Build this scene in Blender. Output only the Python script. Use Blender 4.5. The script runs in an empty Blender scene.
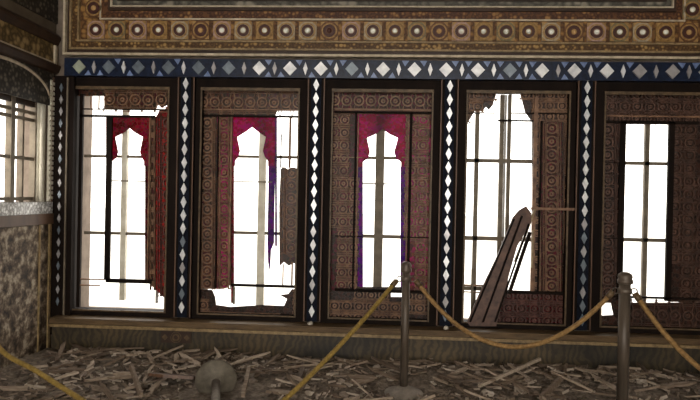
import bpy, bmesh, math, random
from mathutils import Vector, Matrix, noise
random.seed(7)
scene = bpy.context.scene
COL = scene.collection
PI = math.pi

# ------------------------------------------------------------------ camera
F = 600.0
YAW, PITCH, ROLL = 0.0577727655, -0.00567489, 0.02058336
EYE = Vector((0.0421559, -5.9591249, 1.66))
_fw = Vector((-math.sin(YAW)*math.cos(PITCH), math.cos(YAW)*math.cos(PITCH), math.sin(PITCH)))
_r0 = Vector((math.cos(YAW), math.sin(YAW), 0)); _u0 = _r0.cross(_fw)
_r = _r0*math.cos(ROLL) + _u0*math.sin(ROLL); _u = _u0*math.cos(ROLL) - _r0*math.sin(ROLL)
cam_d = bpy.data.cameras.new('camera'); cam = bpy.data.objects.new('camera', cam_d); COL.objects.link(cam)
M = Matrix.Identity(4)
for i in range(3):
    M[i][0] = _r[i]; M[i][1] = _u[i]; M[i][2] = -_fw[i]; M[i][3] = EYE[i]
cam.matrix_world = M
cam_d.sensor_width = 36; cam_d.lens = 36*F/700; cam_d.clip_start = .05
scene.camera = cam

def P(x, y, Y=0.0):
    """a measurement on the photograph -> metres (X, Z) on the upright plane at depth Y"""
    d = _fw + _r*((x-350)/F) + _u*((200-y)/F)
    t = (Y-EYE.y)/d.y
    v = EYE + d*t
    return (v.x, v.z)

# ------------------------------------------------------------------ materials
def new_mat(name):
    m = bpy.data.materials.new(name); m.use_nodes = True
    nt = m.node_tree; nt.nodes.clear()
    out = nt.nodes.new('ShaderNodeOutputMaterial')
    return m, nt, out
def nd(nt, t, **kw):
    n = nt.nodes.new(t)
    for k, v in kw.items(): setattr(n, k, v)
    return n
def ramp(nt, stops, interp='LINEAR'):
    r = nd(nt, 'ShaderNodeValToRGB'); e = r.color_ramp.elements
    r.color_ramp.interpolation = interp
    while len(e) > 1: e.remove(e[-1])
    e[0].position = stops[0][0]; e[0].color = (*stops[0][1], 1)
    for p, c in stops[1:]:
        x = e.new(p); x.color = (*c, 1)
    return r
def mat_noise(name, stops, scale=8, rough=.6, detail=4, metallic=0, bump=.0, stretch=(1,1,1), spec=.35, rnd=False):
    m, nt, out = new_mat(name); L = nt.links
    b = nd(nt, 'ShaderNodeBsdfPrincipled'); L.new(b.outputs[0], out.inputs[0])
    tc = nd(nt, 'ShaderNodeTexCoord'); mp = nd(nt, 'ShaderNodeMapping'); mp.inputs['Scale'].default_value = stretch
    L.new(tc.outputs['Object'], mp.inputs[0])
    n = nd(nt, 'ShaderNodeTexNoise'); n.inputs['Scale'].default_value = scale; n.inputs['Detail'].default_value = detail
    n.inputs['Roughness'].default_value = .65
    L.new(mp.outputs[0], n.inputs[0])
    r = ramp(nt, stops)
    if rnd:
        oi = nd(nt, 'ShaderNodeObjectInfo'); a = nd(nt, 'ShaderNodeMath', operation='MULTIPLY_ADD')
        L.new(oi.outputs['Random'], a.inputs[0]); a.inputs[1].default_value = .7; a.inputs[2].default_value = -.35
        s = nd(nt, 'ShaderNodeMath', operation='ADD'); L.new(n.outputs[0], s.inputs[0]); L.new(a.outputs[0], s.inputs[1])
        L.new(s.outputs[0], r.inputs[0])
    else:
        L.new(n.outputs[0], r.inputs[0])
    L.new(r.outputs[0], b.inputs['Base Color'])
    b.inputs['Roughness'].default_value = rough; b.inputs['Metallic'].default_value = metallic
    b.inputs['Specular IOR Level'].default_value = spec
    if bump:
        bp = nd(nt, 'ShaderNodeBump'); bp.inputs['Strength'].default_value = bump; bp.inputs['Distance'].default_value = .02
        L.new(n.outputs[0], bp.inputs['Height']); L.new(bp.outputs[0], b.inputs['Normal'])
    return m
def mat_pattern(name, c_dark, c_mid, c_light, cell=.11, line=.5, mottle=10, rough=.55):
    """painted ornament: voronoi flower cells broken up by noise"""
    m, nt, out = new_mat(name); L = nt.links
    b = nd(nt, 'ShaderNodeBsdfPrincipled'); L.new(b.outputs[0], out.inputs[0])
    tc = nd(nt, 'ShaderNodeTexCoord')
    v = nd(nt, 'ShaderNodeTexVoronoi'); v.inputs['Scale'].default_value = 1/cell; v.inputs['Randomness'].default_value = .75
    L.new(tc.outputs['Object'], v.inputs['Vector'])
    n = nd(nt, 'ShaderNodeTexNoise'); n.inputs['Scale'].default_value = mottle; n.inputs['Detail'].default_value = 5
    L.new(tc.outputs['Object'], n.inputs['Vector'])
    s = nd(nt, 'ShaderNodeMath', operation='MULTIPLY_ADD'); L.new(n.outputs[0], s.inputs[0]); s.inputs[1].default_value = 1.4; s.inputs[2].default_value = -.75
    a = nd(nt, 'ShaderNodeMath', operation='ADD'); L.new(v.outputs['Distance'], a.inputs[0]); L.new(s.outputs[0], a.inputs[1])
    r = ramp(nt, [(.08, c_light), (.3, c_mid), (.5+.1*line, c_dark), (.8, c_mid)])
    L.new(a.outputs[0], r.inputs[0]); L.new(r.outputs[0], b.inputs['Base Color'])
    b.inputs['Roughness'].default_value = rough; b.inputs['Specular IOR Level'].default_value = .3
    return m
def mat_glass(name, cols, cell=.035, trans=.85):
    """coloured window glass in lead: light from outside comes through it"""
    m, nt, out = new_mat(name); L = nt.links
    tc = nd(nt, 'ShaderNodeTexCoord')
    v = nd(nt, 'ShaderNodeTexVoronoi'); v.inputs['Scale'].default_value = 1/cell
    L.new(tc.outputs['Object'], v.inputs['Vector'])
    sp = nd(nt, 'ShaderNodeSeparateColor'); L.new(v.outputs['Color'], sp.inputs[0])
    k = len(cols); r = ramp(nt, [(i/k, c) for i, c in enumerate(cols)], 'CONSTANT')
    L.new(sp.outputs[0], r.inputs[0])
    e = nd(nt, 'ShaderNodeTexVoronoi', feature='DISTANCE_TO_EDGE'); e.inputs['Scale'].default_value = 1/cell
    L.new(tc.outputs['Object'], e.inputs['Vector'])
    lt = nd(nt, 'ShaderNodeMath', operation='GREATER_THAN'); L.new(e.outputs['Distance'], lt.inputs[0]); lt.inputs[1].default_value = .03
    t = nd(nt, 'ShaderNodeBsdfTranslucent'); L.new(r.outputs[0], t.inputs['Color'])
    d = nd(nt, 'ShaderNodeBsdfPrincipled'); L.new(r.outputs[0], d.inputs['Base Color']); d.inputs['Roughness'].default_value = .25
    mx = nd(nt, 'ShaderNodeMixShader'); mx.inputs[0].default_value = trans
    L.new(d.outputs[0], mx.inputs[1]); L.new(t.outputs[0], mx.inputs[2])
    w = nd(nt, 'ShaderNodeBsdfPrincipled'); w.inputs['Base Color'].default_value = (.05, .03, .02, 1); w.inputs['Roughness'].default_value = .6
    mm = nd(nt, 'ShaderNodeMixShader'); L.new(lt.outputs[0], mm.inputs[0]); L.new(w.outputs[0], mm.inputs[1]); L.new(mx.outputs[0], mm.inputs[2])
    L.new(mm.outputs[0], out.inputs[0])
    return m
def flat(name, c, rough=.5, metallic=0, spec=.4):
    m, nt, out = new_mat(name)
    b = nd(nt, 'ShaderNodeBsdfPrincipled'); nt.links.new(b.outputs[0], out.inputs[0])
    b.inputs['Base Color'].default_value = (*c, 1); b.inputs['Roughness'].default_value = rough
    b.inputs['Metallic'].default_value = metallic; b.inputs['Specular IOR Level'].default_value = spec
    n = nd(nt, 'ShaderNodeTexNoise'); n.inputs['Scale'].default_value = 14; n.inputs['Detail'].default_value = 3
    tc = nd(nt, 'ShaderNodeTexCoord'); nt.links.new(tc.outputs['Object'], n.inputs['Vector'])
    r = ramp(nt, [(.25, tuple(x*.7 for x in c)), (.75, tuple(min(1, x*1.2) for x in c))])
    nt.links.new(n.outputs[0], r.inputs[0]); nt.links.new(r.outputs[0], b.inputs['Base Color'])
    return m

MT = {}
MT['dark_wood'] = mat_noise('dark_wood', [(.3, (.004, .0022, .0015)), (.7, (.012, .0065, .004))], 6, .75, stretch=(1, 1, .2), spec=.12)
MT['brown_wood'] = mat_noise('brown_wood', [(.3, (.06, .03, .018)), (.7, (.15, .08, .045))], 7, .5, stretch=(4, 1, .4))
MT['red_wood'] = mat_noise('red_brown_wood', [(.3, (.05, .018, .013)), (.7, (.14, .05, .035))], 10, .5)
MT['gilt'] = mat_noise('worn_gilt', [(.3, (.13, .085, .04)), (.7, (.36, .25, .12))], 18, .45)
MT['gilt_dim'] = mat_noise('dull_gilt', [(.3, (.045, .026, .012)), (.7, (.15, .095, .045))], 18, .5)
MT['cream'] = mat_noise('cream_line', [(.3, (.3, .24, .16)), (.7, (.62, .52, .38))], 12, .5)
MT['frieze_brown'] = mat_pattern('frieze_brown_paint', (.055, .022, .008), (.16, .075, .022), (.32, .17, .05), .06)
MT['frieze_gold'] = mat_pattern('frieze_gold_paint', (.05, .022, .007), (.12, .062, .018), (.36, .22, .075), .04)
MT['frieze_red'] = mat_pattern('frieze_red_paint', (.04, .014, .007), (.12, .05, .018), (.3, .16, .055), .04)
MT['frieze_dark'] = mat_noise('frieze_dark_band', [(.3, (.022, .01, .006)), (.7, (.05, .025, .012))], 9, .5)
MT['frieze_panel'] = mat_pattern('frieze_inner_panel', (.05, .045, .035), (.12, .11, .085), (.25, .22, .17), .09)
MT['blue'] = mat_noise('blue_glass_mosaic', [(.3, (.004, .006, .014)), (.7, (.012, .022, .055))], 20, .3, spec=.3)
MT['pil_ground'] = mat_noise('dark_blue_ground', [(.3, (.003, .004, .008)), (.7, (.009, .012, .022))], 20, .7, spec=.1)
MT['blue_sky_lit'] = mat_noise('sky_lit_blue_mosaic', [(.3, (.1, .14, .28)), (.7, (.22, .3, .5))], 20, .25, spec=.6)  # paler copy of the blue, with sky light put into its colour
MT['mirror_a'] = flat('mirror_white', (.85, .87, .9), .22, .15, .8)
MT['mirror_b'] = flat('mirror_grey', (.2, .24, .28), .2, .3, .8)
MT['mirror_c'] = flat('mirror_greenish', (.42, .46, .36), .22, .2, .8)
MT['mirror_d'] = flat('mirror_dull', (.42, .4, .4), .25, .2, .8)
MT['lattice'] = mat_noise('lattice_wood', [(.3, (.09, .042, .024)), (.7, (.3, .16, .085))], 12, .5)
MT['lattice_red'] = mat_noise('lattice_red_wood', [(.3, (.04, .019, .012)), (.7, (.14, .068, .044))], 12, .5)
MT['g_brown'] = mat_glass('amber_brown_glass', [(0.066, 0.0352, 0.022), (0.11, 0.044, 0.0264), (0.055, 0.0396, 0.0264), (0.154, 0.066, 0.0308), (0.088, 0.022, 0.0264)], .03, .6)
MT['g_dull'] = mat_glass('dull_brown_glass', [(0.0396, 0.0216, 0.0162), (0.063, 0.0288, 0.0216), (0.0324, 0.0216, 0.018), (0.081, 0.036, 0.0252)], .03, .5)
MT['g_redband'] = mat_glass('dark_red_glass', [(0.1802, 0.01442, 0.01801), (0.2883, 0.02161, 0.02523), (0.1081, 0.03603, 0.01801), (0.3603, 0.03603, 0.03603)], .03, .8)
MT['g_magband'] = mat_glass('magenta_band_glass', [(0.253, 0.0345, 0.115), (0.115, 0.046, 0.046), (0.368, 0.0276, 0.161), (0.184, 0.069, 0.046)], .03, .8)
MT['g_rose'] = mat_glass('rose_brown_glass', [(0.112, 0.032, 0.04), (0.072, 0.032, 0.0288), (0.16, 0.032, 0.048), (0.08, 0.0448, 0.0288)], .03, .8)
MT['g_maroon'] = mat_glass('maroon_glass', [(.07, .012, .014), (.05, .02, .016), (.1, .012, .016), (.06, .02, .012)], .03, .8)
MT['g_red'] = mat_glass('ruby_glass', [(0.2567, 0.0077, 0.03953), (0.1796, 0.005134, 0.02515), (0.308, 0.0154, 0.06289), (0.2182, 0.0077, 0.07187), (0.1412, 0.005134, 0.01797)], .03, .9)
MT['g_mag'] = mat_glass('crimson_magenta_glass', [(0.3234, 0.006468, 0.09056), (0.3881, 0.01294, 0.1811), (0.2426, 0.006468, 0.07762), (0.3234, 0.009702, 0.207)], .03, .9)
MT['g_pur'] = mat_glass('violet_glass', [(0.15, 0.014, 0.24), (0.09, 0.01, 0.17), (0.2, 0.014, 0.22)], .05, .9)
MT['g_darkred'] = mat_glass('deep_red_glass', [(0.096, 0.0064, 0.0128), (0.072, 0.0064, 0.0096), (0.128, 0.008, 0.0192)], .05, .8)
MT['muntin_grey'] = mat_noise('grey_painted_wood', [(.3, (.3, .29, .27)), (.7, (.5, .48, .45))], 8, .6)
MT['muntin_brown'] = mat_noise('brown_painted_wood', [(.3, (.1, .08, .055)), (.7, (.2, .16, .11))], 8, .6)
MT['plaster'] = mat_noise('beige_plaster', [(.3, (.1, .075, .055)), (.7, (.2, .155, .12))], 5, .8)
MT['pale'] = mat_noise('pale_lump', [(.3, (.4, .35, .28)), (.7, (.62, .56, .47))], 5, .8)
MT['stone'] = mat_noise('pale_stone', [(.3, (.5, .49, .46)), (.7, (.68, .67, .64))], 4, .8)
MT['ledge'] = mat_noise('ledge_wood', [(.3, (.06, .035, .015)), (.7, (.15, .092, .04))], 9, .6, stretch=(.5, 2, 2))
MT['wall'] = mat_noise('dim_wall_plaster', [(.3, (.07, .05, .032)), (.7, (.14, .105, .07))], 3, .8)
MT['ceil'] = mat_noise('ceiling_boards', [(.3, (.1, .07, .04)), (.7, (.2, .14, .08))], 4, .7)
MT['floor'] = mat_noise('dusty_floor', [(.3, (.08, .06, .042)), (.7, (.2, .16, .12))], 5, .9, bump=.4)
MT['rubble'] = mat_noise('rubble_dust', [(.3, (.05, .038, .027)), (.5, (.15, .115, .085)), (.72, (.32, .26, .2))], 22, .95, detail=8, bump=1.0)
MT['slat'] = mat_noise('splintered_wood', [(.1, (.075, .05, .032)), (.45, (.18, .128, .088)), (.7, (.3, .23, .165)), (.95, (.44, .36, .28))], 9, .8, rnd=True, stretch=(1, 5, 5))
MT['litter_a'] = flat('litter_dark', (.09, .065, .045), .9)
MT['litter_b'] = flat('litter_brown', (.2, .15, .11), .9)
MT['litter_c'] = flat('litter_pale', (.4, .33, .26), .9)
MT['chunk'] = mat_noise('broken_plaster', [(.1, (.12, .09, .065)), (.5, (.28, .22, .17)), (.9, (.52, .45, .37))], 12, .9, rnd=True, bump=.5)
MT['pole'] = mat_noise('dusty_brass', [(.3, (.06, .045, .032)), (.7, (.15, .115, .085))], 7, .42, metallic=.25, stretch=(3, 3, .3))
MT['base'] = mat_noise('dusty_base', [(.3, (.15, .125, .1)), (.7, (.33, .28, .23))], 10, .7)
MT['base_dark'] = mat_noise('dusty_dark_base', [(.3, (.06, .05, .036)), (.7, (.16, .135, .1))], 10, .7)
MT['rope'] = mat_noise('gold_rope', [(.3, (.15, .08, .025)), (.7, (.34, .2, .07))], 40, .7, stretch=(1, 1, 1))
MT['rope_y'] = mat_noise('yellow_rope', [(.3, (.15, .095, .018)), (.7, (.32, .21, .05))], 40, .7)
MT['dado_crumble'] = mat_pattern('crumbled_dado', (.022, .016, .01), (.11, .08, .052), (.4, .33, .23), .09, mottle=19)
MT['dado_crumble'] = mat_noise('crumbled_dado_relief', [(.36, (.02, .013, .008)), (.47, (.09, .06, .038)), (.55, (.2, .15, .1)), (.64, (.42, .35, .26))], 11, .7, detail=4, bump=.6)
MT['ochre'] = mat_pattern('ochre_frieze', (.045, .028, .01), (.15, .095, .035), (.32, .22, .095), .08)
MT['grey_orn'] = mat_pattern('grey_ornament', (.013, .01, .007), (.035, .028, .02), (.13, .11, .08), .05)
MT['mirrorwork'] = mat_pattern('mirror_ledge', (.22, .21, .2), (.55, .54, .52), (.85, .85, .84), .04, mottle=20, rough=.2)
MT['white_paint'] = mat_noise('white_paint', [(.3, (.55, .5, .38)), (.7, (.8, .76, .64))], 6, .5)
def make_dado():
    m, nt, out = new_mat('dado_tiles'); L = nt.links
    b = nd(nt, 'ShaderNodeBsdfPrincipled'); L.new(b.outputs[0], out.inputs[0])
    tc = nd(nt, 'ShaderNodeTexCoord')
    w = nd(nt, 'ShaderNodeTexWave', wave_type='BANDS', bands_direction='X'); w.inputs['Scale'].default_value = 5; w.inputs['Distortion'].default_value = 14; w.inputs['Detail'].default_value = 5
    L.new(tc.outputs['Object'], w.inputs['Vector'])
    n = nd(nt, 'ShaderNodeTexNoise'); n.inputs['Scale'].default_value = 2.2; n.inputs['Detail'].default_value = 6; L.new(tc.outputs['Object'], n.inputs['Vector'])
    r1 = ramp(nt, [(.2, (.045, .031, .014)), (.8, (.095, .066, .031))]); L.new(w.outputs[0], r1.inputs[0])
    r2 = ramp(nt, [(.35, (.2, .2, .16)), (.65, (1, .95, .8))]); L.new(n.outputs[0], r2.inputs[0])
    mx = nd(nt, 'ShaderNodeMix', data_type='RGBA', blend_type='MULTIPLY'); mx.inputs[0].default_value = 1
    L.new(r1.outputs[0], mx.inputs[6]); L.new(r2.outputs[0], mx.inputs[7]); L.new(mx.outputs[2], b.inputs['Base Color'])
    b.inputs['Roughness'].default_value = .6
    return m
MT['dado'] = make_dado()
def make_pane():
    m, nt, out = new_mat('clear_pane'); L = nt.links
    t = nd(nt, 'ShaderNodeBsdfTransparent'); g = nd(nt, 'ShaderNodeBsdfGlossy'); g.inputs['Roughness'].default_value = .02
    t.inputs[0].default_value = (.96, .97, .97, 1)
    lw = nd(nt, 'ShaderNodeLayerWeight'); lw.inputs['Blend'].default_value = .15
    mx = nd(nt, 'ShaderNodeMixShader'); L.new(lw.outputs['Fresnel'], mx.inputs[0]); L.new(t.outputs[0], mx.inputs[1]); L.new(g.outputs[0], mx.inputs[2])
    L.new(mx.outputs[0], out.inputs[0]); return m
MT['pane'] = make_pane()

# ------------------------------------------------------------------ mesh builder
class MB:
    def __init__(s): s.bm = bmesh.new()
    def _mi(s, fs, mi):
        for f in fs: f.material_index = mi
    def box(s, x0, x1, y0, y1, z0, z1, mi=0):
        vs = [s.bm.verts.new((x, y, z)) for x in (x0, x1) for y in (y0, y1) for z in (z0, z1)]
        q = [(0,1,3,2),(4,6,7,5),(0,4,5,1),(2,3,7,6),(0,2,6,4),(1,5,7,3)]
        s._mi([s.bm.faces.new([vs[i] for i in f]) for f in q], mi); return s
    def prism(s, pts, y0, y1, mi=0):
        """polygon of (x, z) points extruded from y0 to y1"""
        a = [s.bm.verts.new((x, y0, z)) for x, z in pts]; b = [s.bm.verts.new((x, y1, z)) for x, z in pts]
        n = len(pts); fs = [s.bm.faces.new(a), s.bm.faces.new(b[::-1])]
        for i in range(n): fs.append(s.bm.faces.new((a[i], b[i], b[(i+1) % n], a[(i+1) % n])))
        s._mi(fs, mi); return s
    def bar(s, p0, p1, w, d, mi=0):
        """straight bar with w x d section between two points"""
        p0, p1 = Vector(p0), Vector(p1); t = (p1-p0).normalized()
        up = Vector((0, 1, 0)) if abs(t.y) < .9 else Vector((0, 0, 1))
        a = t.cross(up).normalized(); b = a.cross(t).normalized()
        vs = []
        for p in (p0, p1):
            for i, j in ((-1,-1),(1,-1),(1,1),(-1,1)): vs.append(s.bm.verts.new(p + a*(i*w/2) + b*(j*d/2)))
        q = [(3,2,1,0),(4,5,6,7),(0,1,5,4),(1,2,6,5),(2,3,7,6),(3,0,4,7)]
        s._mi([s.bm.faces.new([vs[i] for i in f]) for f in q], mi); return s
    def tube(s, pts, r, n=8, mi=0, radii=None):
        pts = [Vector(p) for p in pts]; rings = []
        for k, p in enumerate(pts):
            t = (pts[min(k+1, len(pts)-1)] - pts[max(k-1, 0)]).normalized()
            up = Vector((0, 0, 1)) if abs(t.z) < .95 else Vector((1, 0, 0))
            a = t.cross(up).normalized(); b = a.cross(t)
            rr = radii[k] if radii else r
            rings.append([s.bm.verts.new(p + a*(rr*math.cos(2*PI*i/n)) + b*(rr*math.sin(2*PI*i/n))) for i in range(n)])
        fs = []
        for k in range(len(rings)-1):
            for i in range(n): fs.append(s.bm.faces.new((rings[k][i], rings[k][(i+1) % n], rings[k+1][(i+1) % n], rings[k+1][i])))
        for f in fs: f.smooth = True
        fs += [s.bm.faces.new(rings[0][::-1]), s.bm.faces.new(rings[-1])]
        s._mi(fs, mi); return s
    def lathe(s, prof, n=24, mi=0):
        """profile of (r, z) about the z axis"""
        rings = [[s.bm.verts.new((max(r, 1e-4)*math.cos(2*PI*i/n), max(r, 1e-4)*math.sin(2*PI*i/n), z)) for i in range(n)] for r, z in prof]
        fs = []
        for k in range(len(rings)-1):
            for i in range(n): fs.append(s.bm.faces.new((rings[k][i], rings[k][(i+1) % n], rings[k+1][(i+1) % n], rings[k+1][i])))
        for f in fs: f.smooth = True
        fs += [s.bm.faces.new(rings[0][::-1]), s.bm.faces.new(rings[-1])]
        s._mi(fs, mi); return s
    def ring(s, cx, cz, R, w, y0, y1, n=14, mi=0):
        """flat ring in the wall plane"""
        o = []
        for k in range(n):
            c, sn = math.cos(2*PI*k/n), math.sin(2*PI*k/n)
            o.append([s.bm.verts.new((cx+rr*c, y, cz+rr*sn)) for rr, y in ((R-w/2, y0), (R+w/2, y0), (R+w/2, y1), (R-w/2, y1))])
        fs = []
        for k in range(n):
            a, b = o[k], o[(k+1) % n]
            for j in range(4): fs.append(s.bm.faces.new((a[j], a[(j+1) % 4], b[(j+1) % 4], b[j])))
        s._mi(fs, mi); return s
    def build(s, name, mats, parent=None, loc=None):
        bmesh.ops.recalc_face_normals(s.bm, faces=s.bm.faces[:])
        me = bpy.data.meshes.new(name); s.bm.to_mesh(me); s.bm.free()
        for m in (mats if isinstance(mats, (list, tuple)) else [mats]): me.materials.append(MT[m])
        o = bpy.data.objects.new(name, me); COL.objects.link(o)
        if parent: o.parent = parent
        if loc: o.location = loc
        return o
def tag(o, label=None, cat=None, group=None, kind=None):
    if label: o['label'] = label
    if cat: o['category'] = cat
    if group: o['group'] = group
    if kind: o['kind'] = kind
    return o
def thing(name, loc, label, cat, group=None, kind=None):
    o = bpy.data.objects.new(name, None); COL.objects.link(o); o.location = loc; o.empty_display_size = .1
    return tag(o, label, cat, group, kind)
def dup(root, label=None):
    r = root.copy(); COL.objects.link(r)
    if label: r['label'] = label
    for ch in list(root.children):
        c = ch.copy(); COL.objects.link(c); c.parent = r
        for g in list(ch.children):
            d = g.copy(); COL.objects.link(d); d.parent = c
    return r
def inside(pt, poly):
    x, y = pt; c = False; n = len(poly)
    for i in range(n):
        x1, y1 = poly[i]; x2, y2 = poly[(i+1) % n]
        if (y1 > y) != (y2 > y) and x < (x2-x1)*(y-y1)/(y2-y1)+x1: c = not c
    return c

# ------------------------------------------------------------------ setting
XL, XR = -3.345, 3.345
YB = -8.6            # the hall opens to daylight behind the photographer
HC = 4.3
tag(MB().box(XL-.4, XR+.4, YB, .5, -.12, 0).build('floor', 'floor'), 'dusty floor of the hall under the rubble', 'floor', kind='structure')
tag(MB().box(XL-.4, XR+.4, YB, .5, HC, HC+.15).build('ceiling', 'ceil'), 'dim boarded ceiling above the painted frieze', 'ceiling', kind='structure')
# window wall: openings run from z .42 to 2.78
wb = MB()
wb.box(XL-.4, XR+.4, .0, .45, 0, .40)
wb.box(XL-.4, XR+.4, .0, .45, 2.78, HC)
edges = [XL-.4]
for k in range(5):
    c = (k-2)*1.32; edges += [c-.535, c+.535]
edges.append(XR+.4)
for i in range(0, len(edges), 2): wb.box(edges[i], edges[i+1], .0, .45, .40, 2.78)
tag(wb.build('wall_back', 'plaster'), 'window wall pierced by five tall openings, seen through its broken windows', 'wall', kind='structure')
# left wall with an arched opening
Y0, Y1 = -1.42, -.16          # opening along the wall
Z0, ZS = 1.545, 2.55           # ledge and springing
wl = MB()
wl.box(XL-.16, XL, YB, Y0, 0, HC); wl.box(XL-.16, XL, Y1, 0, 0, HC)
wl.box(XL-.16, XL, Y0, Y1, 0, Z0)
yc, a, rise = (Y0+Y1)/2, (Y1-Y0)/2, .22
arch = [(yc + a*math.cos(PI*i/16), ZS + rise*math.sin(PI*i/16)) for i in range(17)]
for i in range(16):
    (ya, za), (yb2, zb) = arch[i], arch[i+1]
    vs = [wl.bm.verts.new(v) for v in ((XL, ya, za), (XL, yb2, zb), (XL, yb2, HC), (XL, ya, HC), (XL-.16, ya, za), (XL-.16, yb2, zb), (XL-.16, yb2, HC), (XL-.16, ya, HC))]
    for f in ((0,1,2,3), (7,6,5,4), (0,4,5,1)): wl.bm.faces.new([vs[j] for j in f])
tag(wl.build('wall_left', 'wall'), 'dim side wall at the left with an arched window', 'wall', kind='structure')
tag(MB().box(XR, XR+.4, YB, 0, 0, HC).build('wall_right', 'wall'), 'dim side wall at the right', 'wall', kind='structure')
# ground outside
tag(MB().box(-40, 40, .46, 60, -.4, -.2).build('terrace', 'stone'), 'bright paved ground outside the windows', 'ground', kind='structure')

# side window in the left wall
w6 = thing('window_6', (XL-.10, yc, Z0), 'arched side window in the left wall above the mirrored ledge', 'window', kind='structure')
m = MB()
for y in (-a+.03, -.22, .22, a-.03): m.box(-.03, .03, y-.03, y+.03, 0, ZS-Z0+rise*.8)
m.build('window_frame', 'muntin_brown', w6)
m = MB()
for y in (-.42, 0, .40): m.box(-.015, .015, y-.014, y+.014, 0, ZS-Z0+.1)
m.build('glazing_bar', 'muntin_brown', w6)
m = MB()
for z in (.03, .42, .80, .87): m.box(-.02, .02, -a, a, z-.016, z+.016)
m.build('transom', 'muntin_brown', w6)
MB().box(-.02, .02, -a, -.22, .0, .82).build('lower_shutter', 'dark_wood', w6)['label'] = 'dark closed shutter leaf'
MB().box(-.02, .02, -a, a, .93, 1.2).build('arch_panel', 'frieze_dark', w6)
jm = MB()
jm.box(-.05, .095, a-.012, a-.001, 0, ZS-Z0)
for x in (.0, .035, .075): jm.tube([(x, a-.02, 0), (x, a-.02, ZS-Z0)], .022, 8)
jm.build('window_jamb', 'white_paint', w6)
mm = MB()
hp = [(XL-(XL-.10)+.015, y-yc, z-Z0+.03) for y, z in [(yc+(a+.02)*math.cos(PI*i/20), ZS+(rise+.02)*math.sin(PI*i/20)) for i in range(21)]]
mm.tube(hp, .018, 6); mm.build('arch_moulding', 'cream', w6)
tag(MB().box(XL-.25, XL+.05, Y0-.1, Y1+.06, Z0-.115, Z0-.001).build('window_ledge', 'mirrorwork'), 'white mirror-mosaic ledge under the arched side window', 'ledge')
tag(MB().box(XL+.001, XL+.045, Y0-.5, -.07, Z0-.22, Z0-.118).build('trim_1', 'brown_wood'), 'brown wooden rail below the mirrored ledge on the left', 'rail', kind='structure')
dd = thing('tiled_dado', (XL, -.9, .0), 'crumbling patterned dado panel under the arched side window at left', 'wall panel')
MB().box(.001, .03, -.95, .80, .05, Z0-.225).build('panel_face', 'dado_crumble', dd)
m = MB()
m.box(.001, .045, .765, .80, .05, Z0-.225); m.box(.001, .045, -.95, .80, .02, .06); m.box(.001, .045, .60, .615, .05, Z0-.225)
m.build('panel_moulding', 'gilt', dd)
vm = thing('corner_strip', (XL, -.10, 1.55), 'narrow cream notched strip between the arched side window and the corner post', 'strip')
m = MB()
m.box(.001, .022, -.03, .03, 0, 1.22)
for i in range(24): m.box(.022, .034, -.03, .03, .02+i*.05, .05+i*.05)
m.build('notched_strip', 'white_paint', vm)
cn = thing('side_cornice', (XL, -1.2, 2.86), 'painted ochre cornice band along the top of the left wall', 'cornice')
MB().box(.001, .03, -1.4, 1.19, .07, .27).build('painted_band', 'ochre', cn)
MB().prism([(.001, .27), (.03, .28), (.055, .33), (.055, .36), (.03, .39), (.001, .39)], -1.4, 1.19).build('cornice_moulding', 'frieze_dark', cn)
MB().prism([(.001, -.02), (.04, 0), (.06, .05), (.06, .07), (.001, .07)], -1.4, 1.19).build('lower_moulding', 'frieze_dark', cn)
MB().box(.03, .042, -1.4, 1.1, .076, .092).build('cream_line', 'cream', cn)
MB().box(.03, .05, 1.1, 1.14, .075, .26).build('corner_stop', 'cream', cn)
MB().box(.001, .02, -1.4, 1.19, -.35, -.02).build('spandrel_band', 'grey_orn', cn)
MB().box(.001, .02, -1.4, 1.19, .5, 1.3).build('upper_panel', 'grey_orn', cn)

# ------------------------------------------------------------------ painted frieze
fz = thing('painted_frieze', (0, 0, 3.016), 'long painted frieze of rosette tiles and gilt mouldings above the windows', 'frieze')
def U(hw, z0, z1, t, y):       # a band along the bottom that turns up at both ends; hw = outer half width, t = its width
    m = MB(); top = 1.25
    m.box(-hw, hw, y, -.001, z0, z0+t)
    m.box(-hw, -hw+t, y, -.001, z0+t, top); m.box(hw-t, hw, y, -.001, z0+t, top)
    return m
U(3.222, .012, 0, .023, -.10).build('cream_moulding', 'cream', fz)
U(3.20, .035, 0, .04, -.055).build('dark_moulding', 'frieze_dark', fz)
U(3.17, .075, 0, .018, -.075).build('gilt_moulding', 'gilt', fz)
U(3.152, .093, 0, .062, -.055).build('painted_band', 'frieze_gold', fz)
U(3.09, .155, 0, .018, -.07).build('gilt_moulding', 'gilt', fz)
U(3.072, .173, 0, .205, -.04).build('rosette_ground', 'frieze_brown', fz)
U(2.867, .378, 0, .016, -.06).build('cream_bead', 'cream', fz)
U(2.851, .394, 0, .075, -.045).build('red_band', 'frieze_red', fz)
U(2.776, .469, 0, .03, -.07).build('dark_moulding', 'frieze_dark', fz)
U(2.746, .499, 0, .014, -.085).build('cream_bead', 'cream', fz)
U(2.732, .513, 0, .05, -.06).build('grey_moulding', 'frieze_panel', fz)
U(2.682, .563, 0, .03, -.08).build('dark_moulding', 'frieze_dark', fz)
MB().box(-2.652, 2.652, -.04, -.001, .593, 1.25).build('centre_panel', 'frieze_panel', fz)
tile_cols = [('tile_cream', (.42, .33, .21)), ('tile_ochre', (.3, .17, .05)), ('tile_rose', (.44, .28, .22)), ('tile_olive', (.22, .17, .08)), ('tile_worn', (.16, .07, .025))]
for n, c in tile_cols: MT[n] = mat_noise(n, [(.3, tuple(x*.55 for x in c)), (.7, tuple(x*1.15 for x in c))], 26, .5)
MT['boss'] = flat('boss_white', (.92, .86, .74), .3, 0, .6)
MT['boss_dull'] = flat('boss_gold', (.5, .3, .12), .4, 0, .5)
MT['ring'] = flat('ring_dark', (.06, .018, .012), .5)
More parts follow.
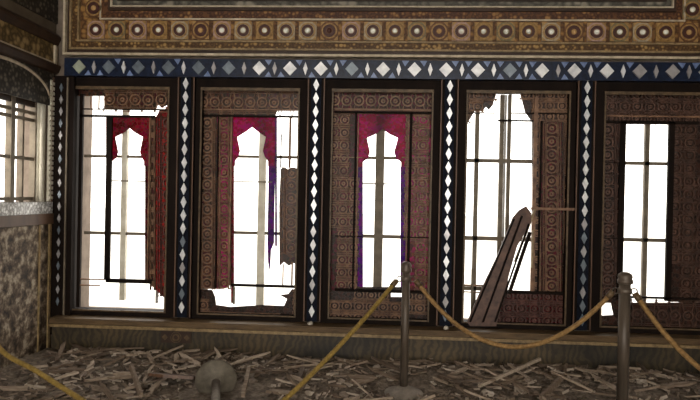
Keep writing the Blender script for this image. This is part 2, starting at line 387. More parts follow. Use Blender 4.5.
MT['petal'] = mat_noise('petal_gold', [(.3, (.2, .1, .03)), (.7, (.45, .28, .1))], 30, .5)
def rosette_mesh(tile, boss):
    m = MB()
    m.box(-.088, .088, -.012, 0, -.09, .09, 0)
    for sx in (-1, 1):
        for sz in (-1, 1): m.prism([(sx*.086, sz*.088), (sx*.045, sz*.088), (sx*.086, sz*.047)], -.018, -.01, 3)
    m.ring(0, 0, .046, .026, -.024, -.01, 16, 1)
    m.ring(0, 0, .071, .012, -.02, -.01, 16, 3)
    m.ring(0, 0, .03, .02, -.02, -.01, 14, 0)
    prof = [(.026, .012), (.024, .026), (.016, .036), (.006, .041)]
    n = 12; rings = [[m.bm.verts.new((r*math.cos(2*PI*i/n), -z, r*math.sin(2*PI*i/n))) for i in range(n)] for r, z in prof]
    fs = []
    for k in range(3):
        for i in range(n): fs.append(m.bm.faces.new((rings[k][i], rings[k+1][i], rings[k+1][(i+1) % n], rings[k][(i+1) % n])))
    fs.append(m.bm.faces.new(rings[-1]))
    for f in fs: f.material_index = 2; f.smooth = True
    return m.build('rosette', [tile, 'ring', boss, 'petal'], fz)
protos = {}
#            left ................................................................ right
kinds = '2120' '1402' '0104' '5201' '2134' '0210' '1420' '0124'
ks = [2,3,2,1,0,4,2,0,1,0,0,5,2,0,1,3,4,0+2,1,3,1,0,4,2,3,0,1,4]
tile_of = {0: ('tile_cream','boss'), 1: ('tile_ochre','boss'), 2: ('tile_rose','boss'), 3: ('tile_olive','boss'), 4: ('tile_worn','boss_dull'), 5: ('tile_worn','ring')}
ros = [(-2.903+i*.215, 3.305-3.03, k) for i, k in enumerate(ks)]
for j in (1, 2, 3, 4): ros += [(-2.93, .275+j*.217, 4 if j == 1 else 3), (2.93, .275+j*.217, 3)]
for x, z, k in ros:
    if k not in protos: o = protos[k] = rosette_mesh(*tile_of[k])
    else: o = protos[k].copy(); COL.objects.link(o); o.parent = fz
    o.location = (x, -.04, z)

# ------------------------------------------------------------------ mirror mosaic band and pilasters
mc = thing('mosaic_cornice', (0, 0, 2.905), 'blue band of mirror diamonds running above all five windows', 'mosaic band')
MB().box(-3.2, 3.25, -.10, -.001, -.088, .09).build('blue_ground', 'blue', mc)
dm = MB(); tri = MB()
for i in range(21):
    x = -3.04+i*.304
    cen = math.exp(-((x-.2)/1.6)**2)  # painted sky reflection: whiter mirrors and paler triangles toward the centre
    k = random.random()
    mi = 0 if k < .25+.6*cen else random.choice((1, 2, 3))
    if i in (0,): mi = 2
    if i in (2, 4, 3): mi = 1
    dm.prism([(x-.066, 0), (x, -.07), (x+.066, 0), (x, .07)], -.118, -.1, mi)
    if i < 20:
        xx = x+.152
        dm.prism([(xx-.022, 0), (xx, -.064), (xx+.022, 0), (xx, .062)], -.116, -.1, 0 if random.random() < .3+.6*cen else 3)
        for sx in (-1, 1):
            for sz in (-1, 1):
                if random.random() < .1+.6*cen:
                    tri.prism([(xx+sx*.03, sz*.084), (xx+sx*.1, sz*.084), (xx+sx*.06, sz*.03)], -.108, -.1, 0)
dm.build('mirror_diamonds', ['mirror_a', 'mirror_b', 'mirror_c', 'mirror_d'], mc)
tri.build('sky_lit_triangles', 'blue_sky_lit', mc)
def pilaster(X, hw, label, cat='pilaster', group='mirror mosaic pilasters'):
    t = thing('mosaic_pilaster', (X, 0, .42), label, cat, group)
    MB().box(-hw, hw, -.075, -.001, 0, 2.405).build('post', 'dark_wood', t)
    MB().box(-.05, .05, -.085, -.075, .0, 2.40).build('mosaic_ground', 'pil_ground', t)
    d = MB(); n = 18
    for i in range(n):
        z = 2.33-i*.131
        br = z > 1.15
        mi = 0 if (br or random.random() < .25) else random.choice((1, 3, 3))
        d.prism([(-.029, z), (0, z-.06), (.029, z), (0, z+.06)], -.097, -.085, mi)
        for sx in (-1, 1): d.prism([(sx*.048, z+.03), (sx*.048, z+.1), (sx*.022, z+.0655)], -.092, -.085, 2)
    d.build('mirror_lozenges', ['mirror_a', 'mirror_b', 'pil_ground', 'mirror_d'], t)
    e = MB(); e.box(-hw, -hw+.012, -.082, -.07, 0, 2.4); e.box(hw-.012, hw, -.082, -.07, 0, 2.4)
    e.build('edge_bead', 'brown_wood', t)
    return t
nm = ['first', 'second', 'third', 'fourth', 'fifth']
for k in range(4):
    pilaster((k-1.5)*1.304, .085, 'mirror-lozenge pilaster between the %s and %s windows from the left' % (nm[k], nm[k+1]))
cp = thing('corner_post', (-3.24, 0, .2), 'dark wooden corner post with a dashed mirror strip at the far left', 'post')
MB().box(-.1, .13, -.07, -.001, 0, 2.62).build('post', 'dark_wood', cp)
m = MB()
for i in range(19):
    z = 2.5-i*.12; m.prism([(-.018, z), (0, z-.045), (.018, z), (0, z+.045)], -.08, -.07, 0 if i % 3 else 1)
m.build('mirror_lozenges', ['mirror_d', 'mirror_b'], cp)
MB().box(.06, .075, -.085, -.07, 0, 2.6).build('edge_bead', 'muntin_brown', cp)
MB().box(-.095, -.075, -.085, -.07, 0, 2.6).build('edge_bead', 'brown_wood', cp)

# ------------------------------------------------------------------ ledge and dado
lg = thing('window_sill_ledge', (0, 0, .40), 'long wooden ledge running below all five windows', 'ledge')
MB().box(XL+.1, XR-.001, -.20, .0-.001, -.06, -.001).build('ledge_board', 'ledge', lg)
MB().box(XL+.1, XR-.001, -.215, -.2, -.05, -.012).build('front_moulding', 'ledge', lg)
MB().box(XL+.1, XR-.001, -.225, -.2, -.085, -.055).build('gilt_moulding', 'gilt', lg)
tag(MB().box(XL+.1, XR-.001, -.16, -.001, 0, .338).build('baseboard_back', 'dado'), 'low tiled dado below the window ledge', 'dado', kind='structure')
pd = thing('dado_plaque', (P(176, 340, -.17)[0], -.16, .24), 'dark square-patterned plaque with a medallion in the middle of the dado', 'plaque')
MB().box(-.15, .15, -.012, -.001, -.055, .06).build('plaque_face', 'frieze_dark', pd)
m = MB(); m.ring(0, 0, .03, .016, -.02, -.012); m.ring(0, 0, .052, .006, -.018, -.012)
for s in (-1, 1): m.prism([(s*.11-.03, 0), (s*.11, -.03), (s*.11+.03, 0), (s*.11, .03)], -.018, -.012)
m.build('medallion', 'gilt_dim', pd)

# ------------------------------------------------------------------ the five windows
YF, YG, YR, YM = .0, .055, .035, .135    # frame face, glass, lattice face, casement
W_LAB = ['tall stained-glass window at far left, its left half broken out, beside the corner post',
         'second tall window from left with a ruby arch and torn-out right strip',
         'middle tall window, nearly intact, with a crimson and violet arch',
         'fourth tall window from left, mostly broken out behind the leaning board',
         'tall dark window at far right with plain clear panes and no arch']
def inner(poly, Xc): return [(P(x, y, YG)[0]-Xc, P(x, y, YG)[1]-.40) for x, y in poly]
def window(k, bands, arch=None, sides=None, bars=(), casement=(), holes=(), lattice='lattice'):
    Xc = (k-2)*1.32
    t = thing('window_%d' % (k+1), (Xc, 0, .40), W_LAB[k], 'window', kind='structure')
    f = MB()
    hw = .585
    f.box(-hw, -.488, YF-.03, YF+.11, 0, 2.45); f.box(.488, hw, YF-.03, YF+.11, 0, 2.45)
    f.box(-.488, .488, YF-.03, YF+.11, 2.31, 2.45); f.box(-.488, .488, YF-.03, YF+.11, 0, .055)
    f.build('window_frame', 'dark_wood', t)
    g = MB()
    g.box(-.5, -.484, YF-.04, YF-.028, .06, 2.31); g.box(.484, .5, YF-.04, YF-.028, .06, 2.31)
    g.box(-.5, .5, YF-.042, YF-.028, 2.295, 2.325)
    g.box(-.5, .5, YF-.036, YF-.028, .045, .06)
    g.build('gilt_bead', 'gilt_dim', t)
    for poly, mat, cell in bands:
        q = inner(poly, Xc)
        gp = MB().prism(q, YG, YG+.012).build('stained_glass', mat, t)
        xs = [p[0] for p in q]; zs = [p[1] for p in q]
        x0, x1, z0, z1 = min(xs), max(xs), min(zs), max(zs)
        # fretwork of rings and diagonals over the glass, kept inside the surviving piece
        lt = MB(); cnt = 0
        nx = 1 if x1-x0 < .32 else round((x1-x0)/.125); nz = 1 if z1-z0 < .32 else round((z1-z0)/.125);
        if cell > .3: continue
        cx, cz = (x1-x0)/nx, (z1-z0)/nz
        for i in range(nx):
            for j in range(nz):
                c = (x0+cx*(i+.5), z0+cz*(j+.5))
                if nx == 1:
                    hit = [pa[0]+(pb[0]-pa[0])*(c[1]-pa[1])/(pb[1]-pa[1]) for pa, pb in zip(q, q[1:]+q[:1]) if (pa[1] > c[1]) != (pb[1] > c[1])]
                    if len(hit) < 2 or max(hit)-min(hit) < .06: continue
                    c = ((min(hit)+max(hit))/2, c[1]); cx = (max(hit)-min(hit))*.87
                h = min(cx, cz)/2
                if not all(inside((c[0]+dx*h*.55, c[1]+dz*h*.55), q) for dx in (-1, 1) for dz in (-1, 1)): continue
                cnt += 1
                lt.ring(c[0], c[1], h*.8, .012, YR, YG, 12)
                lt.ring(c[0], c[1], h*.26, .014, YR+.004, YG, 8)
                for sx in (-1, 1):
                    for sz in (-1, 1):
                        lt.bar((c[0]+sx*h*.57, (YR+YG)/2, c[1]+sz*h*.57), (c[0]+sx*cx/2, (YR+YG)/2, c[1]+sz*cz/2), .006, YG-YR)
                for q4 in (-1, 1):
                    if nx == 1:
                        for e in (.30, .36, .47): lt.bar((c[0]+q4*e*cx, YR+.01, c[1]-cz/2), (c[0]+q4*e*cx, YR+.01, c[1]+cz/2), .005, .02)
                    else:
                        for e in (.30, .36, .47): lt.bar((c[0]-cx/2, YR+.01, c[1]+q4*e*cz), (c[0]+cx/2, YR+.01, c[1]+q4*e*cz), .005, .02)
        if cnt: lt.build('lattice', 'red_wood' if mat in ('g_redband', 'g_maroon') else lattice, gp)
        else: lt.bm.free()
    if arch:
        poly, mat = arch
        q = inner(poly, Xc)
        ar = MB().prism(q, YG-.004, YG+.01).build('arched_glass', mat, t)
    for poly, mat in (sides or ()):
        MB().prism(inner(poly, Xc), YG-.003, YG+.009).build('side_glass', mat, t)
    def seg(list_, name, y0):
        for (xa, ya, xb, yb, w, d, mat) in list_:
            (X0, Z0), (X1, Z1) = P(xa, ya, y0), P(xb, yb, y0)
            if abs(xb-xa) < abs(yb-ya): X0 = X1 = (X0+X1)/2
            else: Z0 = Z1 = (Z0+Z1)/2
            MB().bar((X0-Xc, y0, Z0-.40), (X1-Xc, y0, Z1-.40), w, d).build(name, mat, t)
    seg(bars, 'glazing_bar', YG-.018)
    seg(casement, 'casement_bar', YM)
    return t

def rect(x0, y0, x1, y1): return [(x0, y0), (x1, y0), (x1, y1), (x0, y1)]
DK, BR, GR, MG = 'dark_wood', 'lattice', 'muntin_grey', 'muntin_brown'
def archpoly(xo0, xo1, yt, cut, yb):
    return [(xo0, yb), (xo0, yt), (xo1, yt), (xo1, yb)] + cut
def cutline(cx, yo, xs):   # right side going up then down the left
    (xl_b, xr_b, yb), (xl_w, xr_w, yw), (xl_t, xr_t, yt) = xs
    return [(xr_b, yb), (xr_b, yb-5), (xr_w+2, yw+6), (xr_w, yw), ((xr_w+xr_t)/2, (yw+yt)/2), (xr_t, yt), (cx+(xr_t-cx)*.45, yo+5), (cx, yo),
            (cx+(xl_t-cx)*.45, yo+5), (xl_t, yt), ((xl_w+xl_t)/2, (yw+yt)/2), (xl_w, yw), (xl_w-2, yw+6), (xl_b, yb-5), (xl_b, yb)]

# 1: far left
window(0,
    bands=[(rect(74,88,104,96), 'g_brown', .5), ([(104,88),(181,88),(181,113),(170,108),(166,105),(162,108),(158,105),(155,109),(104,108)], 'g_brown', .09),
           ([(156,117),(160,109),(164,110),(168,105),(174,111),(181,113),(181,309),(174,307),(169,302),(166,299),(162,296),(156,290)], 'g_redband', .085),
           ([(150,117),(156,116.5),(156,290),(150,284)], 'g_brown', .06)],
    arch=(archpoly(106, 150, 117, cutline(129.5, 128, [(112,144,166),(118,140,152),(115,143,137)]), 166), 'g_red'),
    sides=[([(145,166),(150,166),(150,280),(145,280)], 'g_darkred')],
    bars=[(80.5,94,80,307,.035,.03,DK), (80,109.5,174,109.5,.012,.02,DK), (80,116,155,116.5,.022,.03,DK), (108.5,117,108.5,280,.055,.03,DK), (106,280,152,282,.04,.03,DK),
          (149,117,149,283,.014,.03,BR), (80,279,104,279.5,.012,.02,BR), (80,285,100,285.5,.012,.02,BR), (112,181,145,181,.014,.02,MG), (99,96,99,110,.01,.02,BR), (91,96,91,110,.01,.02,BR)],
    casement=[(124.5,94,124.5,300,.055,.05,'white_paint'), (85,156.5,150,156.5,.028,.04,MG), (85,232.5,150,234,.03,.04,MG), (157,284,157,303,.02,.04,GR)])
# 2
window(1,
    bands=[([(198,88),(304,88),(304,111),(277,111),(275,117),(198,117)], 'g_brown', .095),
           (rect(198,117,217,289), 'g_brown', .06), ([(217,117),(232,117),(232,284),(224,289),(217,289)], 'g_magband', .06),
           ([(280.5,169),(284,167),(288,170),(292,167),(304,170),(304,266),(293,263),(289,266),(284,262),(279.5,266),(279,205)], 'g_brown', .07),
           ([(198,289),(212,290),(215,297),(216,305),(230,307),(262,305),(284,306),(287,299),(280,295),(288,294),(292,289),(304,290),(304,323),(198,323)], 'g_dull', .06)],
    arch=(archpoly(232, 275, 116, cutline(252, 127, [(235,268,166),(240,263,151),(237,266,137)]), 166), 'g_mag'),
    sides=[(rect(231,166,234,303), 'g_red'), ([(268.5,166),(275,166),(274,243),(271,250),(270,272),(268,262),(267.5,240)], 'g_pur'), (rect(275,117,277,246), 'g_pur')],
    bars=[(203,109.5,298,110,.012,.02,BR), (203,116,298,116.5,.02,.03,DK), (230.5,117,230.5,284,.016,.03,BR), (217,117,217,288,.012,.03,DK), (231,285,296,286.5,.026,.03,DK),
          (290,117,290,168,.022,.03,BR), (281,134,281,168,.012,.02,DK), (234,181.5,272,182,.012,.02,MG), (283,264,283,285,.012,.02,BR), (292,262,292,288,.016,.02,BR), (234,287,234,304,.02,.03,MG)],
    casement=[(262,94,262,306,.075,.05,'white_paint'), (214,156.5,298,157,.028,.04,MG), (214,232.5,298,233.5,.03,.04,MG)])
# 3: the middle
window(2,
    bands=[(rect(329,88,438,114), 'g_rose', .095), (rect(329,114,357.5,291), 'g_rose', .085), (rect(405.5,114,438,291), 'g_magband', .085), (rect(357.5,114,405.5,117.5), 'g_mag', .5), (rect(357.5,287,405.5,291), 'g_dull', .5),
           ([(329,291),(391,291),(391,297),(404,297),(404,291),(438,291),(438,323),(329,323)], 'g_dull', .07)],
    arch=(archpoly(357, 407, 117, cutline(382.5, 129, [(363,401,167),(370,394,152),(367,398,138)]), 167), 'g_mag'),
    sides=[(rect(357.5,167,363,287), 'g_pur'), (rect(400.5,167,405.5,288), 'g_pur')],
    bars=[(335,112.5,432,113,.02,.03,DK), (335,109.5,432,110,.008,.02,BR), (354.5,113,354.5,290,.018,.03,DK), (409.5,113,409.5,291,.026,.03,DK), (356.8,116,356.8,290,.01,.03,BR),
          (407,116,407,290,.01,.03,BR), (335,290.5,432,291.5,.03,.03,DK), (363,183.5,400,184,.014,.02,MG), (335,157,362,157.5,.01,.02,BR), (402,157,432,158,.01,.02,BR), (335,236,362,236.5,.01,.02,DK), (402,237,432,238,.01,.02,DK)],
    casement=[(380,94,378.5,300,.09,.05,MG), (346,157.5,420,158.5,.03,.04,MG), (346,236,420,237,.035,.04,MG)])
# 4
window(3,
    bands=[([(459,90),(497,90),(495,97),(493,105),(489,110),(486,107),(482,112),(477,107),(471,118),(467,124),(459,122)], 'g_brown', .07),
           ([(519,90),(580,90),(580,122),(532,122),(525,112),(523,104)], 'g_dull', .075),
           (rect(532,122,541,292), 'g_dull', .05), (rect(541,122,562,292), 'g_rose', .085), (rect(562,122,580,292), 'g_dull', .06),
           ([(489,294),(497,290),(580,292),(580,325),(490,325),(493,306)], 'g_maroon', .075)],
    bars=[(498,120.5,533,121,.016,.03,DK), (512,113,575,114,.012,.02,DK), (534,97,534,291,.035,.03,BR), (539.5,121,539.5,291,.016,.03,DK), (496,291.5,575,293.5,.03,.03,DK),
          (465,97,465,326,.014,.03,DK), (464,113,495,113.5,.008,.02,DK), (464,285,495,286,.016,.02,BR), (464,292,490,292.5,.012,.02,BR), (472,268,472,316,.02,.03,MG), (480,296,480,318,.012,.02,GR)],
    casement=[(476,97,475,312,.042,.04,MG), (500.5,95,499.5,312,.04,.05,MG), (508,95,507,312,.034,.05,MG), (504,95,503.5,312,.02,.02,GR), (462,160.5,540,161.5,.038,.04,MG), (462,238,540,239.5,.042,.04,MG), (462,288,500,289,.04,.04,MG)])
# 5
window(4,
    bands=[(rect(593,90,706,124), 'g_dull', .085), (rect(593,124,621.5,298), 'g_dull', .085), (rect(669,124,706,302), 'g_dull', .085),
           ([(593,298),(625,298),(625,302.5),(706,302.5),(706,328),(593,328),(593,316),(613.5,315),(611,303),(602,303),(599,312),(593,316)], 'g_dull', .07)],
    bars=[(598,115.5,699,117.5,.014,.03,BR), (598,122,699,123,.03,.03,DK), (621,122,621,299,.055,.03,DK), (669.5,122,669.5,301,.055,.03,DK), (613,297,699,298.5,.02,.03,DK),
           (598,162.5,620,163,.008,.02,DK), (598,238,620,238.5,.008,.02,DK)],
    casement=[(645.5,117,645,302,.045,.04,MG), (612,163,680,164,.034,.04,MG), (612,239.5,680,240.5,.036,.04,MG)], lattice='lattice_red')

# ------------------------------------------------------------------ broken sash leaning in the fourth window
def wp(x, y, Y): X, Z = P(x, y, Y); return Vector((X, Y, Z))
foot = wp(480, 322, -.15); foot.z = .405
bs = thing('fallen_shutter', foot, 'broken dark shutter frame leaning diagonally across the fourth window', 'broken shutter')
top = wp(522, 212, -.06)
m = MB(); ax = (top-foot)
q = [(-.115, 0), (.10, 0), (.12, .05)]
sh = [wp(x, y, -.06-.09*(y-206)/116) - foot for x, y in ((526,206),(531,213),(531,222),(517,246),(509,274),(502,304),(496,326),(470,326),(467,322),(478,296),(497,256),(513,217),(519,210))]
a0 = [m.bm.verts.new(v+Vector((0, -.012, 0))) for v in sh]; a1 = [m.bm.verts.new(v+Vector((0, .012, 0))) for v in sh]
m.bm.faces.new(a0); m.bm.faces.new(a1[::-1])
for i in range(len(sh)): m.bm.faces.new((a0[i], a0[(i+1) % len(sh)], a1[(i+1) % len(sh)], a1[i]))
zmin = min(v.co.z for v in m.bm.verts)
for v in m.bm.verts: v.co.z = max(v.co.z, .002)
m.build('wide_stile', 'lattice_red', bs)
MB().bar(wp(535,209,-.055)-foot, wp(515,262,-.09)-foot, .022, .02).build('edge_strip', 'gilt', bs)
for (xa, ya, xb, yb) in ((514,219,470,322),(529,224,495,322),(522,216,483,322)):
    MB().bar(wp(xa,ya,-.085-.09*(ya-206)/116)-foot, wp(xb,yb,-.085-.09*(yb-206)/116)-foot, .016, .016).build('bead', 'dark_wood', bs)
MB().bar(wp(530,232,-.05)-foot, wp(509,294,-.11)-foot, .032, .025).build('brace', 'dark_wood', bs)
MB().bar(wp(531,208.5,-.05)-foot, wp(578,209.5,-.05)-foot, .026, .022).build('rail', 'lattice', bs)
MB().bar(wp(533,230,-.05)-foot, wp(532,268,-.06)-foot, .018, .015).build('thin_bar', 'gilt', bs)

# crumbs on the ledge
for (x, y, lab) in ((310, 326, 'small pale plaster crumb on the ledge below the second pilaster'), (446, 330, 'small pale plaster crumb on the ledge below the third pilaster'), (566, 333, 'small pale plaster crumb on the ledge left of the fourth pilaster')):
    X, Z = P(x, y, -.14)
    b = MB(); b.lathe([(.008, 0), (.026, .004), (.028, .02), (.012, .036)], 7)
    for v in b.bm.verts: v.co += Vector(noise.noise_vector(v.co*60+Vector((x, 0, 0))))*.006; v.co.z = max(v.co.z, 0)
    tag(b.build('plaster_crumb', 'pale', None, (X, -.14, .3995)), lab, 'plaster crumb', 'plaster crumbs on the ledge')

# ------------------------------------------------------------------ stanchions and ropes
def stanchion(loc, label, base='base', group='rope stanchions'):
    t = thing('stanchion', loc, label, 'stanchion', group)
    MB().lathe([(.162, 0), (.165, .012), (.158, .026), (.11, .045), (.055, .06), (.045, .075)], 32).build('base', base, t)
    MB().lathe([(.034, .07), (.034, 1.03)], 18).build('pole', 'pole', t)
    MB().lathe([(.036, 1.03), (.046, 1.036), (.046, 1.062), (.04, 1.07), (.044, 1.085), (.04, 1.105), (.022, 1.12), (.006, 1.124)], 18).build('cap', 'pole', t)
    c = MB(); c.lathe([(.036, .955), (.042, .96), (.042, .995), (.036, 1.0)], 18)
    for s in (-1, 1):
        c.tube([(s*(.055+.02*math.cos(a)), 0, .975+.022*math.sin(a)) for a in [2*PI*i/12 for i in range(13)]], .005, 6)
    c.build('hook_collar', 'pole', t)
    return t
A = Vector((.235, -.885, 0)); B = Vector((1.905, -1.22, 0)); C_ = Vector((3.08, -2.72, 0)); D_ = Vector((-3.08, -1.62, 0))
HB = Vector((-1.285, -1.20, 0))
def mound(x, y):
    d = max(0., (-y-.05)); v = noise.noise(Vector((x*1.6, y*1.6, 3)))*.03 + noise.noise(Vector((x*5, y*5, 9)))*.015
    base = .06 + .04*math.exp(-((y+.55)/.5)**2)
    fade = min(1, max(0, (y+2.7)/.9))
    for p in (A, B, C_, D_):
        q = math.hypot(x-p.x, y-p.y)
        if q < .5: fade *= min(1, max(0, (q-.19)/.3))
    return max(0.004, (base+v)*fade)
stanchion(A, 'upright rope stanchion in front of the middle window')
stanchion(B, 'upright rope stanchion in front of the dark window at far right').scale = (1.25, 1.25, 1)
stanchion(C_, 'rope stanchion standing by the right side wall')
stanchion(D_, 'rope stanchion standing by the left side wall')
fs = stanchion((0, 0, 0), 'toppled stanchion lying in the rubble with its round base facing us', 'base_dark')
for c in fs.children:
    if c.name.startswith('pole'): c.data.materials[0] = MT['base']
axis = Vector((.274, -.962, 0)).normalized()
tilt = math.atan2(.165-.05, 1.1)
zax = (axis*math.cos(tilt) - Vector((0, 0, 1))*math.sin(tilt)).normalized()
xax = Vector((0, 0, 1)).cross(zax).normalized(); yax = zax.cross(xax)
MM = Matrix.Identity(4)
for i in range(3): MM[i][0], MM[i][1], MM[i][2] = xax[i], yax[i], zax[i]
MM[0][3], MM[1][3], MM[2][3] = HB.x, HB.y, .168
fs.matrix_world = MM
head = HB + Vector((0, 0, .168)) + zax*.985
def catmull(pts, n=14):
    pts = [Vector(p) for p in pts]; P_ = [pts[0]*2-pts[1]] + pts + [pts[-1]*2-pts[-2]]; out = []
    for i in range(1, len(P_)-2):
        for j in range(n):
            t = j/n; p0, p1, p2, p3 = P_[i-1:i+3]
            out.append(.5*((2*p1)+(p2-p0)*t+(2*p0-5*p1+4*p2-p3)*t*t+(3*p1-p0-3*p2+p3)*t**3))
    return out+[pts[-1]]
def sagged(a, b, sag, n=40):
    a, b = Vector(a), Vector(b); return [a.lerp(b, i/n) - Vector((0, 0, sag*4*(i/n)*(1-i/n))) for i in range(n+1)]
def rope(pts, label, mat='rope', r=.018):
    t = thing('barrier_rope', pts[0], label, 'rope', 'barrier ropes')
    o = Vector(pts[0]); loc = [Vector(p)-o for p in pts]
    b = MB(); b.tube(loc, r, 10)
    # twisted strands raised on the surface
    L = [0]
    for i in range(1, len(loc)): L.append(L[-1]+(loc[i]-loc[i-1]).length)
    b.build('cord', mat, t)
    st = MB()
    for ph in range(3):
        pp = []; N = int(L[-1]/.016); k = 0
        for i in range(N+1):
            s = L[-1]*i/N
            while k < len(L)-2 and L[k+1] < s: k += 1
            f = (s-L[k])/max(1e-6, L[k+1]-L[k]); p = loc[k].lerp(loc[k+1], f); tg = (loc[k+1]-loc[k]).normalized()
            aa = tg.cross(Vector((.3, .2, 1))).normalized(); bb = aa.cross(tg); w = s/.11*2*PI+ph*2*PI/3
            pp.append(p+(aa*math.cos(w)+bb*math.sin(w))*(r*.62))
        st.tube(pp, r*.55, 5)
    st.build('twisted_strands', mat, t)
    for p, q in ((loc[0], loc[2]), (loc[-1], loc[-3])):
        dr = (Vector(q)-Vector(p)).normalized(); MB().tube([Vector(p)-dr*.004, Vector(p)+dr*.06], r*1.35, 10).build('end_ferrule', 'gilt_dim', t)
    return t
dirAB = (B-A).normalized()
a0 = A+dirAB*.085+Vector((0, 0, .965)); b0 = B-dirAB*.085+Vector((0, 0, .965))
rope(sagged(a0, b0, .49), 'gold rope sagging between the two upright stanchions')
dBC = (C_-B).normalized()
rope(sagged(B+dBC*.085+Vector((0, 0, .965)), C_-dBC*.085+Vector((0, 0, .965)), .56), 'gold rope falling away to the right from the right-hand stanchion')
pA = A+Vector((-.085, -.02, .955))
rope(catmull([pA, (-.09, -1.17, .70), (-.36, -1.44, .44), (-.63, -1.71, .21), (-.84, -2.0, .09), head+Vector((.07, 0, .01))]), 'yellow rope slanting down left from the middle stanchion to the floor', 'rope_y')
rope(catmull([head+Vector((-.07, 0, .01)), (-1.5, -2.15, .06), (-2.05, -1.88, .20), (-2.45, -1.75, .345), (-2.82, -1.65, .50), D_+Vector((.085, -.02, .96))]), 'yellow rope crossing the floor at the lower left corner', 'rope_y')

# ------------------------------------------------------------------ rubble
gm = MB(); nx, ny = 150, 62; gx0, gx1, gy0, gy1 = XL+.07, XR-.02, -2.75, -.165
grid = []
for j in range(ny+1):
    row = []
    for i in range(nx+1):
        x = gx0+(gx1-gx0)*i/nx; y = gy0+(gy1-gy0)*j/ny
        row.append(gm.bm.verts.new((x, y, mound(x, y)+.014*noise.noise(Vector((x*19, y*19, 1))))))
    grid.append(row)
for j in range(ny):
    for i in range(nx):
        f = gm.bm.faces.new((grid[j][i], grid[j][i+1], grid[j+1][i+1], grid[j+1][i])); f.smooth = True
tag(gm.build('rubble', 'rubble'), 'grey-brown dust and fine rubble heaped over the floor', 'rubble', kind='stuff')

def slat_mesh(L, w, h, seed, mat):
    r = random.Random(seed); m = MB(); n = 5; rows = []
    for i in range(n+1):
        x = -L/2+L*i/n; e = (1 if 0 < i < n else r.uniform(.35, 1)); dy = r.uniform(-.006, .006); dz = r.uniform(-.003, .003)
        ex = 0 if 0 < i < n else r.uniform(-.03, .03)
        rows.append([m.bm.verts.new((x+ex*(1 if a > 0 else -1), dy+a*w/2*e, dz+b)) for a, b in ((-1, 0), (1, 0), (1, h), (-1, h))])
    for i in range(n):
        for k in range(4): m.bm.faces.new((rows[i][k], rows[i][(k+1) % 4], rows[i+1][(k+1) % 4], rows[i+1][k]))
    m.bm.faces.new(rows[0][::-1]); m.bm.faces.new(rows[-1])
    return m.build('wood_splinter', mat)
def chunk_mesh(R, seed, mat='chunk'):
    m = MB(); bmesh.ops.create_icosphere(m.bm, subdivisions=2, radius=R)
    for v in m.bm.verts:
        v.co += Vector(noise.noise_vector(v.co*(1.1/R)+Vector((seed*7.3, 0, 0))))*R*.55; v.co.z *= .6
    return m.build('plaster_chunk', mat)
def clear(x, y, r=.2):
    return all(math.hypot(x-p.x, y-p.y) > r for p in (A, B, C_, D_)) and not (-1.52 < x < -.85 and -2.5 < y < -1.0)
sl = [slat_mesh(random.uniform(.12, .36), random.uniform(.016, .038), random.uniform(.008, .02), i, 'slat') for i in range(14)]
first = set()
n = 0
while n < 290:
    x = random.uniform(-3.0, 3.05); y = -.26-1.45*random.random()**1.1
    if not clear(x, y, .27): continue
    k = n % 14
    if k in first: o = sl[k].copy(); COL.objects.link(o)
    else: o = sl[k]; first.add(k)
    az = random.gauss(.0, .75) if random.random() < .6 else random.uniform(0, PI)
    if x > 1.0 and random.random() < .5: az = -abs(az)*.7
    el = random.gauss(0, .16)
    L = o.dimensions.x if o.dimensions.x else .3
    if y > -.5 : el *= .6
    if abs(math.sin(az))*.22 > -.18-y: az *= .2
    o.rotation_euler = (random.uniform(-.4, .4), el, az)
    s = random.uniform(.75, 1.25); o.scale = (s, s, 1)
    o.location = (x, y, mound(x, y)+.008+abs(math.sin(el))*.1*s+random.random()**2*.03)
    tag(o, 'short grey-brown wood splinter strewn in the floor rubble', 'wood splinter', 'wood splinters strewn over the rubble')
    n += 1
lm = MB(); lr = random.Random(5)
for i in range(1700):
    x = lr.uniform(-3.1, 3.15); y = -.2-1.55*lr.random()
    if not clear(x, y, .25): continue
    L, az, el = lr.uniform(.03, .13), lr.uniform(0, PI), lr.gauss(0, .25); z = mound(x, y)+.012+lr.random()**2*.03
    d = Vector((math.cos(az)*math.cos(el), math.sin(az)*math.cos(el), math.sin(el)))*L/2; c = Vector((x, min(y, -.17-L/2), z))
    lm.bar(c-d, c+d, lr.uniform(.007, .022), lr.uniform(.004, .012), lr.choice((0, 0, 1, 1, 2)))
tag(lm.build('splinter_litter', ['litter_a', 'litter_b', 'litter_c']), 'fine litter of tiny splinters covering the rubble', 'litter', kind='stuff')
ck = [chunk_mesh(random.uniform(.018, .045), i) for i in range(8)]
first = set(); n = 0
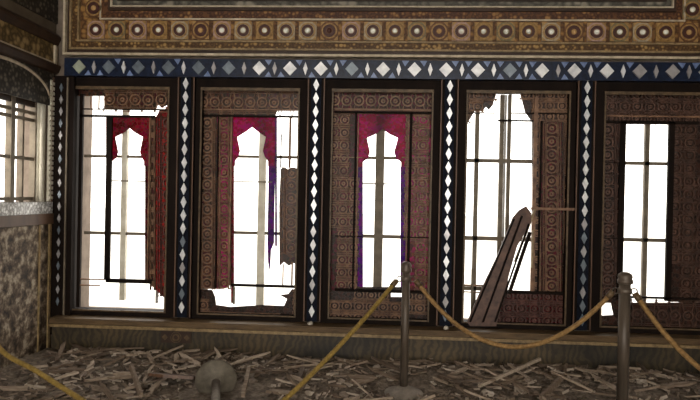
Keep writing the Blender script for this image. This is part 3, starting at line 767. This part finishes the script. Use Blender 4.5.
while n < 130:
    x = random.uniform(-3.1, 3.1); y = -.28-1.4*random.random()
    if not clear(x, y, .24): continue
    k = n % 8
    if k in first: o = ck[k].copy(); COL.objects.link(o)
    else: o = ck[k]; first.add(k)
    o.location = (x, y, mound(x, y)+.008); o.rotation_euler = (0, 0, random.uniform(0, 6.28)); s = random.uniform(.6, 1.3); o.scale = (s, s, s)
    tag(o, 'small grey-brown broken plaster lump in the floor rubble', 'plaster chunk', 'plaster lumps scattered over the rubble')
    n += 1
def floorpt(x, y, z):
    d = _fw + _r*((x-350)/F) + _u*((200-y)/F); return EYE + d*((z-EYE.z)/d.z)
def special(name, p0, p1, w, h, mat, label, cat, lift=0):
    a, b = floorpt(*p0), floorpt(*p1)
    for q in (a, b): q.z = max(q.z, mound(q.x, q.y)+.012)
    o = MB().bar((0, 0, 0), b-a, w, h).build(name, mat, None, a); return tag(o, label, cat)
special('wooden_batten', (479, 386, .13), (540, 359, .22), .024, .024, 'slat', 'long straight pale batten lying diagonally below the sagging rope', 'batten')
special('wooden_batten', (541, 399, .12), (563, 376, .17), .045, .026, 'slat', 'stubby pale batten between the long diagonal batten and the right-hand stanchion', 'batten')
special('wooden_batten', (141, 395, .12), (131, 366, .2), .04, .024, 'slat', 'pale upright-looking board piece in the rubble left of the toppled stanchion', 'batten')
special('wooden_batten', (243, 396, .12), (249, 368, .2), .03, .022, 'slat', 'pale splinter propped right beside the toppled stanchion base', 'batten')
# dark flat board left of the toppled stanchion
p = floorpt(172, 376, .14)
o = MB().prism([(-.2, -.1), (.05, -.13), (.2, -.05), (.19, .07), (-.05, .1), (-.19, .02)], -.012, .012).build('broken_board', 'brown_wood', None, p)
o.rotation_euler = (PI/2-.25, .06, .1)
tag(o, 'flat dark broken board lying left of the toppled stanchion base', 'board')

# ------------------------------------------------------------------ light: overcast daylight through the windows and the open side of the hall
w = bpy.data.worlds.new('sky'); scene.world = w; w.use_nodes = True
nt = w.node_tree; nt.nodes.clear()
out = nt.nodes.new('ShaderNodeOutputWorld'); bg = nt.nodes.new('ShaderNodeBackground')
bg.inputs[0].default_value = (1.0, .95, .875, 1); bg.inputs[1].default_value = 1.6
nt.links.new(bg.outputs[0], out.inputs[0])

vs = scene.view_settings
vs.view_transform = 'Standard'; vs.look = 'None'; vs.gamma = 1; vs.use_curve_mapping = False
vs.exposure = 1.65
